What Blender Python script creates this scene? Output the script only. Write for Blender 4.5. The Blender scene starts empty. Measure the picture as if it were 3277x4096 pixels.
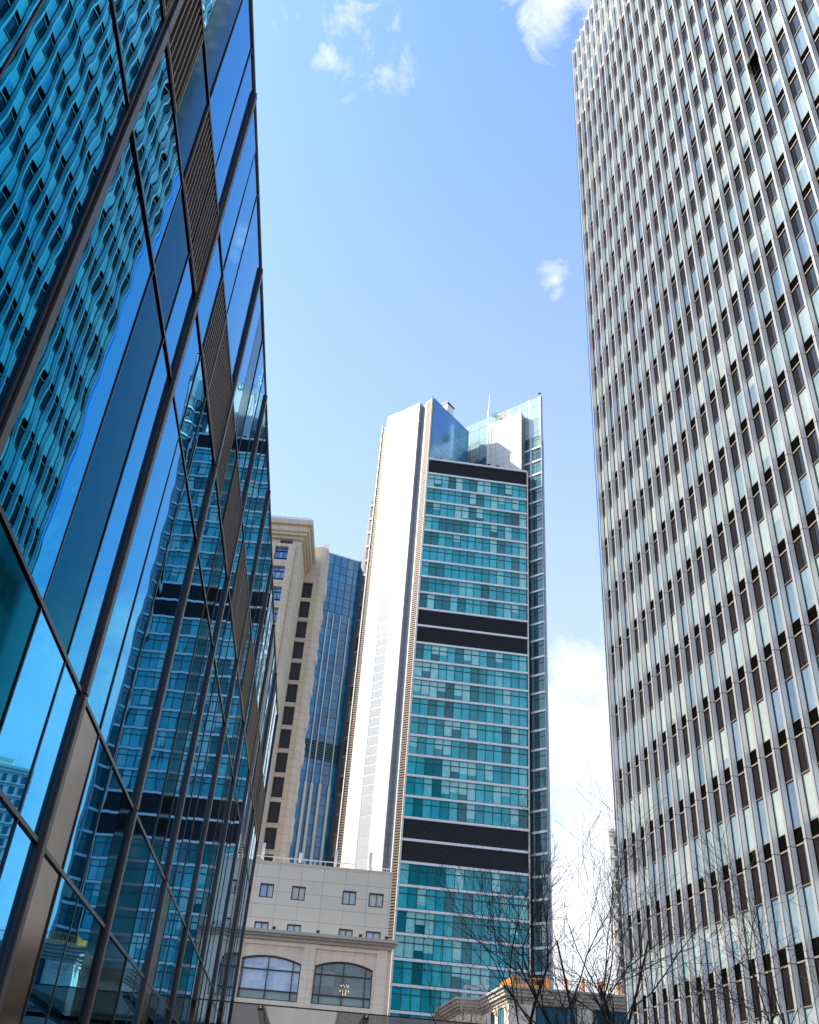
import bpy, math, random
from mathutils import Vector, Matrix
R = math.radians
sc = bpy.context.scene
EYE = 1.6                                   # camera height above the street

# ------------------------------------------------------------------ camera
cd = bpy.data.cameras.new('camera'); cam = bpy.data.objects.new('camera', cd)
sc.collection.objects.link(cam); sc.camera = cam
cd.sensor_fit = 'VERTICAL'; cd.sensor_height = 24.0
cd.lens = 24.0 * 3794.513 / 4096.0
cd.clip_start = 0.05; cd.clip_end = 5000
rt = Vector((0.996635, -0.047095, 0.067095)); up = Vector((-0.081973, -0.572578, 0.815742)); fw = Vector((0, 0.818496, 0.574512))
cam.matrix_world = Matrix(((rt.x, up.x, -fw.x, 0), (rt.y, up.y, -fw.y, 0), (rt.z, up.z, -fw.z, EYE), (0, 0, 0, 1)))

# ------------------------------------------------------------------ light
SUN_AZ, SUN_EL = -86.0, 44.0               # azimuth measured from +Y towards +X
sv = Vector((math.sin(R(SUN_AZ)) * math.cos(R(SUN_EL)), math.cos(R(SUN_AZ)) * math.cos(R(SUN_EL)), math.sin(R(SUN_EL))))
sd = bpy.data.lights.new('sun', 'SUN'); sun = bpy.data.objects.new('sun', sd); sc.collection.objects.link(sun)
sd.energy = 3.0; sd.angle = R(0.6); sd.color = (1.0, 0.90, 0.77)
sun.rotation_euler = (-sv).to_track_quat('-Z', 'Y').to_euler()
sc.view_settings.view_transform = 'Standard'; sc.view_settings.look = 'None'
sc.view_settings.exposure = 1.55; sc.view_settings.gamma = 1.0
sc.cycles.max_bounces = 10; sc.cycles.glossy_bounces = 6; sc.cycles.diffuse_bounces = 3
sc.cycles.transmission_bounces = 6; sc.cycles.transparent_max_bounces = 8
sc.cycles.caustics_reflective = False; sc.cycles.caustics_refractive = False

def dirv(az, el):
    return (math.sin(R(az)) * math.cos(R(el)), math.cos(R(az)) * math.cos(R(el)), math.sin(R(el)))

w = bpy.data.worlds.new("World"); sc.world = w; w.use_nodes = True
nt = w.node_tree; N = nt.nodes; L = nt.links
for n in list(N): N.remove(n)
def nn(tree, t, **kw):
    n = tree.nodes.new(t)
    for k, v in kw.items():
        if k in n.inputs.keys() if isinstance(k, str) else False: n.inputs[k].default_value = v
        else: setattr(n, k, v)
    return n
def mth(tree, op, a, b=None, c=None, clamp=False):
    n = tree.nodes.new('ShaderNodeMath'); n.operation = op; n.use_clamp = clamp
    for i, v in enumerate((a, b, c)):
        if v is None: continue
        if isinstance(v, (int, float)): n.inputs[i].default_value = v
        else: tree.links.new(v, n.inputs[i])
    return n.outputs[0]
def vmt(tree, op, a, b=None):
    n = tree.nodes.new('ShaderNodeVectorMath'); n.operation = op
    for i, v in enumerate((a, b)):
        if v is None: continue
        if isinstance(v, (tuple, list)): n.inputs[i].default_value = v
        else: tree.links.new(v, n.inputs[i])
    return n.outputs['Value'] if op in ('DOT_PRODUCT', 'DISTANCE', 'LENGTH') else n.outputs[0]
def mixc(tree, f, a, b, blend='MIX'):
    n = tree.nodes.new('ShaderNodeMix'); n.data_type = 'RGBA'; n.blend_type = blend
    for s, v in ((n.inputs[0], f), (n.inputs[6], a), (n.inputs[7], b)):
        if isinstance(v, (int, float)): s.default_value = v
        elif isinstance(v, (tuple, list)): s.default_value = (*v[:3], 1)
        else: tree.links.new(v, s)
    return n.outputs[2]
def ramp(tree, f, stops, interp='LINEAR'):
    n = tree.nodes.new('ShaderNodeValToRGB'); n.color_ramp.interpolation = interp
    cr = n.color_ramp
    while len(cr.elements) < len(stops): cr.elements.new(0.5)
    for e, (p, c) in zip(cr.elements, stops): e.position = p; e.color = (*c, 1)
    tree.links.new(f, n.inputs[0]); return n.outputs[0]
def noise(tree, vec, scale, detail=4, rough=0.55, dist=0.0, dims='3D'):
    n = tree.nodes.new('ShaderNodeTexNoise'); n.noise_dimensions = dims
    n.inputs['Scale'].default_value = scale; n.inputs['Detail'].default_value = detail
    n.inputs['Roughness'].default_value = rough; n.inputs['Distortion'].default_value = dist
    if vec is not None: tree.links.new(vec, n.inputs['Vector'])
    return n.outputs[0]

sky = N.new('ShaderNodeTexSky'); sky.sky_type = 'NISHITA'; sky.sun_disc = False
sky.sun_elevation = R(SUN_EL); sky.sun_rotation = R(SUN_AZ)
sky.air_density = 1.0; sky.dust_density = 2.0; sky.ozone_density = 1.6; sky.altitude = 20
geo = N.new('ShaderNodeTexCoord'); dv = geo.outputs['Generated']
n1 = noise(nt, dv, 7.5, 9, 0.65, 0.9); n2 = noise(nt, dv, 19.0, 7, 0.65, 0.6)
nmix = mth(nt, 'ADD', mth(nt, 'MULTIPLY', n1, 0.60), mth(nt, 'MULTIPLY', n2, 0.40))
nmix = mth(nt, 'MULTIPLY_ADD', nmix, 2.2, -0.6)
# cumulus banks and wisps, each given by its direction in the sky, its radius and how dense it is
clouds = [(9.5, 66, .065, 1.0), (13.5, 65.5, .07, 1.0), (18, 66, .08, 1.0), (11.5, 63.5, .05, .8), (-11.5, 62.2, .05, .56), (-12.2, 59.3, .035, .52), (-9.5, 60.5, .03, .4), (-4.6, 59.6, .035, .56), (-17, 61, .04, .42),
          (11.2, 48.8, .034, .60), (15, 20, .13, 1.0), (12.4, 25.6, .05, .85), (10.2, 23, .05, .85), (20, 24, .13, .9), (14, 12, .18, .95), (27, 18, .2, .8), (34, 30, .12, .7),
          (40, 14, .2, .8), (-20, 14, .2, .5), (-30, 24, .12, .6), (60, 20, .25, .8), (-60, 22, .2, .7), (95, 25, .3, .8), (150, 30, .35, .8), (-150, 25, .3, .8), (-95, 35, .2, .6)]
acc = None
for az, el, rad, dens in clouds:
    d = vmt(nt, 'DISTANCE', dv, dirv(az, el))
    m = mth(nt, 'MULTIPLY', mth(nt, 'SUBTRACT', 1.0, mth(nt, 'DIVIDE', d, rad * 1.5), clamp=True), dens)
    acc = m if acc is None else mth(nt, 'MAXIMUM', acc, m)
cm = mth(nt, 'MULTIPLY_ADD', acc, 0.9, mth(nt, 'SUBTRACT', nmix, 0.83))
cm = mth(nt, 'MULTIPLY', mth(nt, 'MULTIPLY', cm, 2.4, clamp=True), mth(nt, 'MULTIPLY', acc, 6.0, clamp=True))
cm = mth(nt, 'MULTIPLY', mth(nt, 'SMOOTH_MIN', cm, 1.0, 0.1), 0.95, clamp=True)
hz = nt.nodes.new('ShaderNodeSeparateXYZ'); L.new(dv, hz.inputs[0])
low = mth(nt, 'SUBTRACT', 1.0, mth(nt, 'DIVIDE', hz.outputs[2], 1.04), clamp=True)
skyb = mixc(nt, 1.0, sky.outputs[0], (.60, .88, 1.12), 'MULTIPLY')
CLD = 3.6
shade = mixc(nt, mth(nt, 'MULTIPLY', n2, 1.0), (CLD * .80, CLD * .86, CLD * .95), (CLD * 1.12, CLD * 1.12, CLD * 1.12))
thin = mixc(nt, mth(nt, 'MULTIPLY', mth(nt, 'POWER', low, 1.25), 1.0), skyb, (CLD * .84, CLD * .89, CLD * .96))
cmx = mixc(nt, cm, thin, shade)
bg = N.new('ShaderNodeBackground'); bg.inputs[1].default_value = 0.12
L.new(cmx, bg.inputs[0]); wo = N.new('ShaderNodeOutputWorld'); L.new(bg.outputs[0], wo.inputs[0])

# ------------------------------------------------------------------ materials
def new_mat(name):
    m = bpy.data.materials.new(name); m.use_nodes = True; t = m.node_tree
    return m, t, t.nodes['Principled BSDF']
def setb(b, t, base=None, rough=None, metal=None, spec=None, normal=None, coat=None):
    for k, v in (('Base Color', base), ('Roughness', rough), ('Metallic', metal), ('Specular IOR Level', spec), ('Normal', normal), ('Coat Weight', coat)):
        if v is None: continue
        if isinstance(v, (int, float)): b.inputs[k].default_value = v
        elif isinstance(v, (tuple, list)): b.inputs[k].default_value = (*v, 1)
        else: t.links.new(v, b.inputs[k])
def wall_uv(t, az):
    """coordinates along a wall of that azimuth and up it, in metres"""
    g = t.nodes.new('ShaderNodeNewGeometry'); p = g.outputs['Position']
    u = vmt(t, 'DOT_PRODUCT', p, (math.sin(R(az)), math.cos(R(az)), 0)); s = t.nodes.new('ShaderNodeSeparateXYZ'); t.links.new(p, s.inputs[0])
    return p, u, s.outputs[2]
def comb(t, x, y, z=0.0):
    c = t.nodes.new('ShaderNodeCombineXYZ')
    for i, v in enumerate((x, y, z)):
        if isinstance(v, (int, float)): c.inputs[i].default_value = v
        else: t.links.new(v, c.inputs[i])
    return c.outputs[0]
def bump(t, h, strength=0.3, dist=0.02):
    b = t.nodes.new('ShaderNodeBump'); b.inputs['Strength'].default_value = strength; b.inputs['Distance'].default_value = dist
    t.links.new(h, b.inputs['Height']); return b.outputs[0]
def plain(name, col, rough=0.6, metal=0.0, spec=0.5, var=0.12, scale=2.0, streak=0.0, bmp=0.0):
    m, t, b = new_mat(name)
    g = t.nodes.new('ShaderNodeNewGeometry'); p = g.outputs['Position']
    n = noise(t, p, scale, 6, 0.6)
    f = mth(t, 'MULTIPLY_ADD', n, 2 * var, 1 - var)
    if streak:
        mp = vmt(t, 'MULTIPLY', p, (3.0, 3.0, 0.12)); ns = noise(t, mp, 1.5, 5, 0.7)
        f = mth(t, 'MULTIPLY', f, mth(t, 'MULTIPLY_ADD', ns, 2 * streak, 1 - streak))
    c = mixc(t, 1.0, (1, 1, 1), (1, 1, 1)); 
    mul = t.nodes.new('ShaderNodeVectorMath'); mul.operation = 'SCALE'; mul.inputs[0].default_value = col; t.links.new(f, mul.inputs['Scale'])
    r = mth(t, 'MULTIPLY_ADD', n, 0.25 * rough, rough * 0.88)
    setb(b, t, mul.outputs[0], r, metal, spec)
    if bmp: t.links.new(bump(t, noise(t, p, 30, 4), bmp, 0.01), b.inputs['Normal'])
    return m
def tiled(name, col, az, w, h, joint=0.012, dark=0.45, rough=0.6, spec=0.4, var=0.08, off=0.0, z0=0.0, streak=0.08, metal=0.0, offset=0.0):
    m, t, b = new_mat(name); p, u, z = wall_uv(t, az)
    br = t.nodes.new('ShaderNodeTexBrick'); br.offset = offset; br.squash = 1.0
    br.inputs['Scale'].default_value = 1.0; br.inputs['Brick Width'].default_value = w; br.inputs['Row Height'].default_value = h
    br.inputs['Mortar Size'].default_value = joint; br.inputs['Mortar Smooth'].default_value = 0.2; br.inputs['Bias'].default_value = 0
    c1 = tuple(c * (1 + var) for c in col); c2 = tuple(c * (1 - var) for c in col)
    br.inputs['Color1'].default_value = (*c1, 1); br.inputs['Color2'].default_value = (*c2, 1)
    br.inputs['Mortar'].default_value = (*[c * dark for c in col], 1)
    t.links.new(comb(t, mth(t, 'ADD', u, off + 500.0), mth(t, 'ADD', z, z0)), br.inputs['Vector'])
    ns = noise(t, vmt(t, 'MULTIPLY', p, (1.4, 1.4, 0.1)), 1.2, 6, 0.7); nf = noise(t, p, 6, 5, 0.6)
    f = mth(t, 'MULTIPLY', mth(t, 'MULTIPLY_ADD', ns, 2 * streak, 1 - streak), mth(t, 'MULTIPLY_ADD', nf, 0.1, 0.95))
    mul = t.nodes.new('ShaderNodeVectorMath'); mul.operation = 'SCALE'; t.links.new(br.outputs[0], mul.inputs[0]); t.links.new(f, mul.inputs['Scale'])
    setb(b, t, mul.outputs[0], rough, metal, spec)
    t.links.new(bump(t, mth(t, 'SUBTRACT', 1.0, br.outputs[1]), 0.5, 0.01), b.inputs['Normal'])
    return m
def mirror(name, col, rough=0.0, wave=0.0010, scale=2.2, streaks=0.0, edge=(.56, .86, .98)):
    m, t, b = new_mat(name); g = t.nodes.new('ShaderNodeNewGeometry'); p = g.outputs['Position']
    a = noise(t, vmt(t, 'MULTIPLY', p, (1, 1, 1.3)), scale, 0, 0.3); c = noise(t, vmt(t, 'MULTIPLY', p, (1, .6, .6)), scale * .3, 0, 0.3)
    h = mth(t, 'ADD', a, mth(t, 'MULTIPLY', c, 1.6))
    cc = col
    if streaks:
        s = noise(t, vmt(t, 'MULTIPLY', p, (1, 26, 0.25)), 1.0, 4, 0.7)
        cc = mixc(t, mth(t, 'MULTIPLY', s, streaks), col, tuple(min(1, x * 1.3 + .05) for x in col))
    setb(b, t, cc, rough, 1.0, 0.5); b.inputs['Specular Tint'].default_value = (*edge, 1)
    nb = bump(t, h, 1.0, wave); t.links.new(nb, b.inputs['Normal'])
    return m
def panes(name, stops, az, wu, hz_, u0, z0, rough=0.06, spec=0.9, blind=0.0, blindcol=(.55, .72, .70), seed=0.0, wave=0.0):
    """window panes: every pane has its own tone; blinds drawn to different heights behind some"""
    m, t, b = new_mat(name); p, u, z = wall_uv(t, az)
    fu = mth(t, 'DIVIDE', mth(t, 'SUBTRACT', u, u0), wu); fz = mth(t, 'DIVIDE', mth(t, 'SUBTRACT', z, z0), hz_)
    iu = mth(t, 'FLOOR', fu); iz = mth(t, 'FLOOR', fz); zz = mth(t, 'FRACT', fz)
    def wn(s):
        n = t.nodes.new('ShaderNodeTexWhiteNoise'); n.noise_dimensions = '3D'; t.links.new(comb(t, iu, iz, s + seed), n.inputs['Vector']); return n.outputs[0]
    nrow = t.nodes.new('ShaderNodeTexWhiteNoise'); nrow.noise_dimensions = '2D'; t.links.new(comb(t, mth(t, 'FLOOR', mth(t, 'DIVIDE', iu, 4)), iz), nrow.inputs['Vector'])
    sel = mth(t, 'ADD', mth(t, 'MULTIPLY', wn(1.0), 0.62), mth(t, 'MULTIPLY', nrow.outputs[0], 0.38))
    c = ramp(t, sel, stops, 'CONSTANT')
    if blind:
        has = mth(t, 'LESS_THAN', mth(t, 'ADD', mth(t, 'MULTIPLY', wn(3.0), .5), mth(t, 'MULTIPLY', nrow.outputs[0], .5)), blind)
        edge = mth(t, 'GREATER_THAN', zz, mth(t, 'MULTIPLY', wn(5.0), 0.55))
        fold = noise(t, comb(t, mth(t, 'MULTIPLY', u, 9.0), mth(t, 'MULTIPLY', z, .15)), 1.0, 2)
        bc = mixc(t, fold, tuple(x * .8 for x in blindcol), tuple(min(1, x * 1.15) for x in blindcol))
        c = mixc(t, mth(t, 'MULTIPLY', has, edge), c, bc)
    soft = noise(t, p, 0.8, 4, 0.6)
    mul = t.nodes.new('ShaderNodeVectorMath'); mul.operation = 'SCALE'; t.links.new(c, mul.inputs[0]); t.links.new(mth(t, 'MULTIPLY_ADD', soft, .7, .65), mul.inputs['Scale'])
    setb(b, t, mul.outputs[0], rough, 0.0, spec)
    if wave: t.links.new(bump(t, noise(t, p, 1.6, 2), 1.0, wave), b.inputs['Normal'])
    return m

# ------------------------------------------------------------------ mesh helpers
class Frame:
    """local axes of a facade: u along it, d out of it, z up (z measured from the eye level)"""
    def __init__(s, ox, oy, az, out=1):
        s.o = Vector((ox, oy, 0)); s.az = az
        s.u = Vector((math.sin(R(az)), math.cos(R(az)), 0)); s.n = Vector((math.cos(R(az)), -math.sin(R(az)), 0)) * out
    def p(s, u, d, z): return s.o + s.u * u + s.n * d + Vector((0, 0, z + EYE))
class MB:
    def __init__(s): s.v = []; s.f = []; s.m = []; s.cur = 0
    def quad(s, a, b, c, d):
        k = len(s.v); s.v += [a, b, c, d]; s.f.append((k, k + 1, k + 2, k + 3)); s.m.append(s.cur)
    def box(s, F, u0, u1, d0, d1, z0, z1):
        k = len(s.v)
        for z in (z0, z1):
            for (u, d) in ((u0, d0), (u1, d0), (u1, d1), (u0, d1)): s.v.append(F.p(u, d, z))
        s.f += [(k, k + 1, k + 2, k + 3), (k + 4, k + 5, k + 6, k + 7), (k, k + 1, k + 5, k + 4), (k + 1, k + 2, k + 6, k + 5), (k + 2, k + 3, k + 7, k + 6), (k + 3, k, k + 4, k + 7)]
        s.m += [s.cur] * 6
    def prism(s, pts, z0, z1, top=None):
        """vertical prism over 2D world points; top: optional list of top heights"""
        k = len(s.v); n = len(pts)
        for x, y in pts: s.v.append(Vector((x, y, z0 + EYE)))
        for i, (x, y) in enumerate(pts): s.v.append(Vector((x, y, (top[i] if top else z1) + EYE)))
        s.f += [tuple(range(k, k + n)), tuple(range(k + n, k + 2 * n))]; s.m += [s.cur] * 2
        for i in range(n):
            j = (i + 1) % n; s.f.append((k + i, k + j, k + n + j, k + n + i)); s.m.append(s.cur)
    def tube(s, pts, rads, n=6):
        k = len(s.v); m = len(pts)
        for i in range(m):
            a = pts[max(0, i - 1)]; b = pts[min(m - 1, i + 1)]; t = (b - a).normalized()
            x = t.cross(Vector((0.31, 0.17, 0.94))); x = x.normalized() if x.length > 1e-4 else Vector((1, 0, 0)); y = t.cross(x)
            for j in range(n):
                an = 2 * math.pi * j / n; s.v.append(pts[i] + (x * math.cos(an) + y * math.sin(an)) * rads[i])
        for i in range(m - 1):
            for j in range(n):
                q = (j + 1) % n; s.f.append((k + i * n + j, k + i * n + q, k + (i + 1) * n + q, k + (i + 1) * n + j)); s.m.append(s.cur)
        s.f.append(tuple(k + j for j in range(n))); s.f.append(tuple(k + (m - 1) * n + j for j in range(n))); s.m += [s.cur] * 2
    def build(s, name, mat, parent=None, base=None, smooth=False, fix=True):
        me = bpy.data.meshes.new(name)
        w0 = base if base is not None else (parent_world(parent) if parent else Vector((0, 0, 0)))
        me.from_pydata([tuple(v - w0) for v in s.v], [], s.f)
        mats = mat if isinstance(mat, (list, tuple)) else [mat]
        for m_ in mats: me.materials.append(m_)
        if len(mats) > 1:
            for p_, mi in zip(me.polygons, s.m): p_.material_index = mi
        if fix:
            import bmesh
            bm = bmesh.new(); bm.from_mesh(me); bmesh.ops.recalc_face_normals(bm, faces=bm.faces); bm.to_mesh(me); bm.free()
        if smooth:
            for p_ in me.polygons: p_.use_smooth = True
        o = bpy.data.objects.new(name, me); sc.collection.objects.link(o)
        if parent: o.parent = parent; o.location = w0 - parent_world(parent)
        else: o.location = w0
        return o
def parent_world(o):
    v = Vector((0, 0, 0))
    while o is not None: v = v + o.location; o = o.parent
    return v
def thing(name, label, cat, loc, group=None):
    o = bpy.data.objects.new(name, None); sc.collection.objects.link(o); o.location = loc; o.empty_display_size = 1
    o['label'] = label; o['category'] = cat
    if group: o['group'] = group
    return o
def struct(o): o['kind'] = 'structure'; return o
def part(fn, name, mat, parent, **kw):
    b = MB(); fn(b); return b.build(name, mat, parent, **kw)
def dup(o, dv_, parent):
    c = o.copy(); sc.collection.objects.link(c); c.parent = parent; c.location = o.location + dv_; return c
rnd = random.Random(7)
GZ = -EYE                                   # ground level in eye-relative height

# ================================================================== ground
M_asph = plain('asphalt', (.05, .05, .052), .85, var=.3, scale=3, bmp=.4)
M_pave = tiled('paving', (.3, .29, .27), 87, .6, .6, .008)
G = Frame(0, 0, 0)
b = MB(); b.quad(Vector((-1500, -1500, 0)), Vector((1500, -1500, 0)), Vector((1500, 1500, 0)), Vector((-1500, 1500, 0)))
struct(b.build('ground', M_asph, fix=False))

AZL, AZR = -2.9965, -9.61678
FL = Frame(-2.2 * math.cos(R(AZL)), 2.2 * math.sin(R(AZL)), AZL, 1)
U = 1.16
FR = Frame(18.678 * U * math.cos(R(AZR)), -18.678 * U * math.sin(R(AZR)), AZR, -1)
b = MB(); b.box(FL, -30, 62, 0.0, 3.4, GZ - .1, GZ + .13); struct(b.build('pavement', M_pave))
b = MB(); b.box(FR, -25, 54, 0.3, 5.5, GZ - .1, GZ + .125); struct(b.build('pavement', M_pave))

# ================================================================== left building: glass podium with bronze fins
M_mir = mirror('tinted_mirror_glass', (.0, .25, .52), 0.0, .0006, 2.2)
M_mir2 = mirror('streaked_mirror_glass', (.04, .34, .68), 0.0, .0004, 2.0, streaks=.35)
M_strip = mirror('dull_spandrel_glass', (.015, .095, .155), .05, .0004, 1.6, edge=(.42, .56, .64))
M_strip2 = mirror('brushed_metal_panel', (.20, .18, .17), .16, .0004, 1.6, edge=(.8, .75, .7))
M_bronze = plain('bronze_metal', (.11, .092, .085), .36, .9, var=.35, scale=5, streak=.25)
M_dark = plain('dark_gasket', (.012, .011, .012), .5, var=.2)
M_louv = plain('bronze_louver', (.17, .12, .08), .4, .4, var=.15, scale=6)
M_inner = plain('dark_interior', (.01, .011, .013), .8)
M_conc = plain('concrete', (.32, .31, .3), .8, var=.12, streak=.1)
LB = thing('glass_office_building', 'low glass building on the left with blue mirror panes, bronze fins and louvers', 'building', FL.p(0, 0, GZ))
TOP = 12.0; NB0, NB1 = -4, 8
bay0 = lambda k: 4.56 + 3.09 * k            # near end of the bay, at the far side of its fin
BW = 2.95
rows = [(GZ + .15, 1.89), (1.89, 3.11), (3.11, 6.63), (6.63, 7.9), (7.9, 9.3), (9.3, TOP)]
def pane_quad(F, u0, u1, z0, z1, g=.012, d=0.0, tilt=True):
    mb = MB(); nu, nz = 2, 3
    tu = rnd.uniform(-.0016, .0016) * (u1 - u0) if tilt else 0; tz = rnd.uniform(-.0016, .0016) * (z1 - z0) if tilt else 0
    mb.quad(F.p(u0 + g, d - tu - tz, z0 + g), F.p(u1 - g, d + tu - tz, z0 + g), F.p(u1 - g, d + tu + tz, z1 - g), F.p(u0 + g, d - tu + tz, z1 - g)); return mb
def louver_panel(F, u0, u1, z0, z1, parent, mat):
    mb = MB(); n = max(4, int((u1 - u0) / .088)); w = (u1 - u0) / n
    for i in range(n):
        a = u0 + (i + .5) * w; k = len(mb.v)
        mb.box(F, a - .012, a + .012, -.05, .012, z0 + .05, z1 - .05)
    mb.box(F, u0 + .01, u1 - .01, -.02, .02, z0 + .01, z0 + .05); mb.box(F, u0 + .01, u1 - .01, -.02, .02, z1 - .05, z1 - .01)
    mb.box(F, u0 + .005, u0 + .03, -.02, .02, z0 + .052, z1 - .052); mb.box(F, u1 - .03, u1 - .005, -.02, .02, z0 + .052, z1 - .052)
    return mb.build('louver_panel', mat, parent)
for k in range(NB0, NB1):
    a = bay0(k); A = (k % 2 == 0)
    for ri, (z0, z1) in enumerate(rows):
        if A:
            cells = [(0, 1.49, 'g'), (1.49, 2.35, 's'), (2.35, BW, 'g')]
            if ri in (0, 1): cells = [(0, 1.49, 's'), (1.49, BW, 'h')]
            if ri == 4: cells = [(0, .76, 'l'), (.76, 1.49, 's'), (1.49, BW, 'l')]
            if ri == 5: cells = [(0, .76, 'g'), (.76, 1.49, 's'), (1.49, BW, 'g')]
        else:
            cells = [(0, .79, 'g'), (.79, 1.54, 'g'), (1.54, BW, 'g')]
            if ri in (0, 1): cells = [(0, .79, 'm'), (.79, 1.54, 'g'), (1.54, 2.36, 'g'), (2.36, BW, 's')]
            if ri == 4: cells = [(0, .79, 'g'), (.79, 1.54, 'l'), (1.54, BW, 'l')]
        for c0, c1, kind in cells:
            if kind == 'l': louver_panel(FL, a + c0, a + c1, z0, z1, LB, M_louv); continue
            mt = {'g': M_mir, 'h': M_mir2, 's': M_strip, 'm': M_strip2}[kind]
            nm = {'g': 'glass_pane', 'h': 'glass_pane', 's': 'spandrel_panel', 'm': 'metal_panel'}[kind]
            pane_quad(FL, a + c0, a + c1, z0, z1).build(nm, mt, LB, fix=False)
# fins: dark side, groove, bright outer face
fb = MB(); FN = lambda k: 4.42 + 3.09 * k
def fin_mesh(mb, F, s):
    mb.cur = 0
    for z0, z1 in ((GZ, 3.10), (3.12, 7.89), (7.91, TOP - .02)): mb.box(F, s + .045, s + .135, -.05, .045, z0, z1)
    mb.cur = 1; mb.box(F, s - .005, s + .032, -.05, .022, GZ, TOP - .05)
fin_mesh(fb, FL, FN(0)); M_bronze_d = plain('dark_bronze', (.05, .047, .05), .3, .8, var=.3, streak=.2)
fin0 = fb.build('fin', [M_bronze, M_bronze_d], LB)
for k in range(NB0, NB1 + 1):
    if k: dup(fin0, FL.u * (3.09 * k), LB)
def gaskets(mb):
    for z in (1.89, 3.11, 6.63, 7.9, 9.3): mb.box(FL, bay0(NB0), bay0(NB1), -.06, .016, z - .017, z + .017)
    for k in range(NB0, NB1):
        a = bay0(k)
        for c in ((1.49, 2.35) if k % 2 == 0 else (.79, 1.54)): mb.box(FL, a + c - .009, a + c + .009, -.06, .010, GZ, TOP)
part(gaskets, 'glazing_bar', M_bronze_d, LB)
part(lambda m: m.box(FL, FN(NB0), bay0(NB1), -.35, -.07, GZ, TOP - .05), 'backing_wall', M_inner, LB)
part(lambda m: (m.box(FL, FN(NB0), bay0(NB1), -25.8, -.355, GZ, TOP - .06), m.box(FL, FN(NB0), bay0(NB1), -.36, .02, TOP + .002, TOP + .06)), 'roof', M_conc, LB)
# green glass canopy held by steel beams, reaching out from the facade
def green_glass(name):
    m, t, bs = new_mat(name); setb(bs, t, (.33, .55, .42), .05, 0.0, .3); bs.inputs['Alpha'].default_value = .66
    g = t.nodes.new('ShaderNodeNewGeometry'); n = noise(t, g.outputs['Position'], 1.3, 5, .6)
    t.links.new(mixc(t, n, (.07, .13, .055), (.17, .26, .12)), bs.inputs['Base Color']); return m
M_can = green_glass('green_canopy_glass'); M_steel = plain('dark_steel', (.03, .03, .028), .4, .6)
CF = Frame(0, 0, 87, 1)                      # u to the right, d towards the camera
cy = 19.35
def CP(m, u0, u1, y0, y1, z0, z1): m.box(CF, u0, u1, -y1, -y0, z0, z1)
canopy = MB()
for i, x in enumerate((-2.9, -.95, 1.0, 2.95, 4.9)):
    mb = MB(); CP(mb, x + .012, x + 1.938, cy, cy + 7.2, 2.40, 2.418); mb.build('canopy_glass', M_can, LB)
for x in (-2.86, -.95, 1.0, 2.95, 4.9):
    mb = MB(); k = 0
    pts = [(x - .05, cy + .35, 2.36, 2.395), (x - .05, cy + 6.9, 2.05, 2.395)]
    for (dx) in (0, .1):
        for (_, yy, zl, zh) in pts:
            mb.v += [CF.p(x - .05 + dx, -yy, zl), CF.p(x - .05 + dx, -yy, zh)]
    mb.f += [(0, 1, 3, 2), (4, 5, 7, 6), (0, 1, 5, 4), (2, 3, 7, 6), (0, 2, 6, 4), (1, 3, 7, 5)]; mb.m += [0] * 6
    mb.build('canopy_beam', M_steel, LB)
part(lambda m: (CP(m, -2.9, 6.84, cy - .012, cy - .002, 2.398, 2.42), CP(m, -2.9, 6.84, cy + 4.2, cy + 4.3, 2.3, 2.39)), 'canopy_edge', M_steel, LB)

# ================================================================== right tower: grid of pale fins over glass
ZL = [97.92, 93.62, 89.25, 84.47, 80.44, 76.44, 71.93, 67.38, 63.39, 59.39, 55.41, 51.4, 47.42, 43.44, 39.44, 35.46, 31.47, 27.48, 23.48, 19.5, 15.53, 11.55, 7.57, 3.58, GZ]
S0 = 43.157 * U; NF = 58; FD = .27
M_fin = plain('pale_fin_metal', (.86, .82, .78), .38, .0, .5, var=.05, scale=.9, streak=.07)
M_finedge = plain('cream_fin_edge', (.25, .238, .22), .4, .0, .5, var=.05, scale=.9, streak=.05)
M_brown = plain('brown_spandrel_glass', (.010, .007, .006), .05, 0, .38, var=.3, scale=1.2)
M_slot = plain('black_vent_panel', (.003, .003, .003), .9, spec=.0)
M_ledge = plain('tan_ledge_metal', (.26, .20, .14), .35, .3)
M_win = panes('tower_window_glass', [(0, (.10, .16, .19)), (.15, (.19, .26, .28)), (.36, (.13, .19, .24)), (.46, (.22, .29, .30)), (.62, (.16, .23, .26)), (.74, (.09, .14, .20)), (.82, (.24, .30, .31))],
              AZR, U, 3.98, S0, 11.55 + EYE, .03, 1.0, blind=.45, blindcol=(.29, .34, .32), wave=.0005)
M_blue = mirror('blue_corner_glass', (.08, .25, .75), .1, .0003)
RT = thing('finned_office_tower', 'tall tower on the right with dense pale vertical fins over glass', 'building', FR.p(0, 0, GZ))
def rfin(mb):
    for j in range(len(ZL) - 1):
        zt, zb = ZL[j] - .03, ZL[j + 1] + .0
        mb.cur = 0; mb.box(FR, S0 - .15, S0, -FD + .0, -.045, zb, zt)
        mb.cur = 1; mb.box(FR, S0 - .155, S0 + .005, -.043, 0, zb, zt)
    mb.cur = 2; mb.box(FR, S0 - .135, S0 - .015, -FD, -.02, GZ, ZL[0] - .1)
mb = MB(); rfin(mb); rf0 = mb.build('fin', [M_fin, M_finedge, M_bronze_d], RT)
for i in range(1, NF): dup(rf0, FR.u * (-U * i), RT)
UE = S0 - U * (NF - 1)
rr = random.Random(3)
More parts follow.
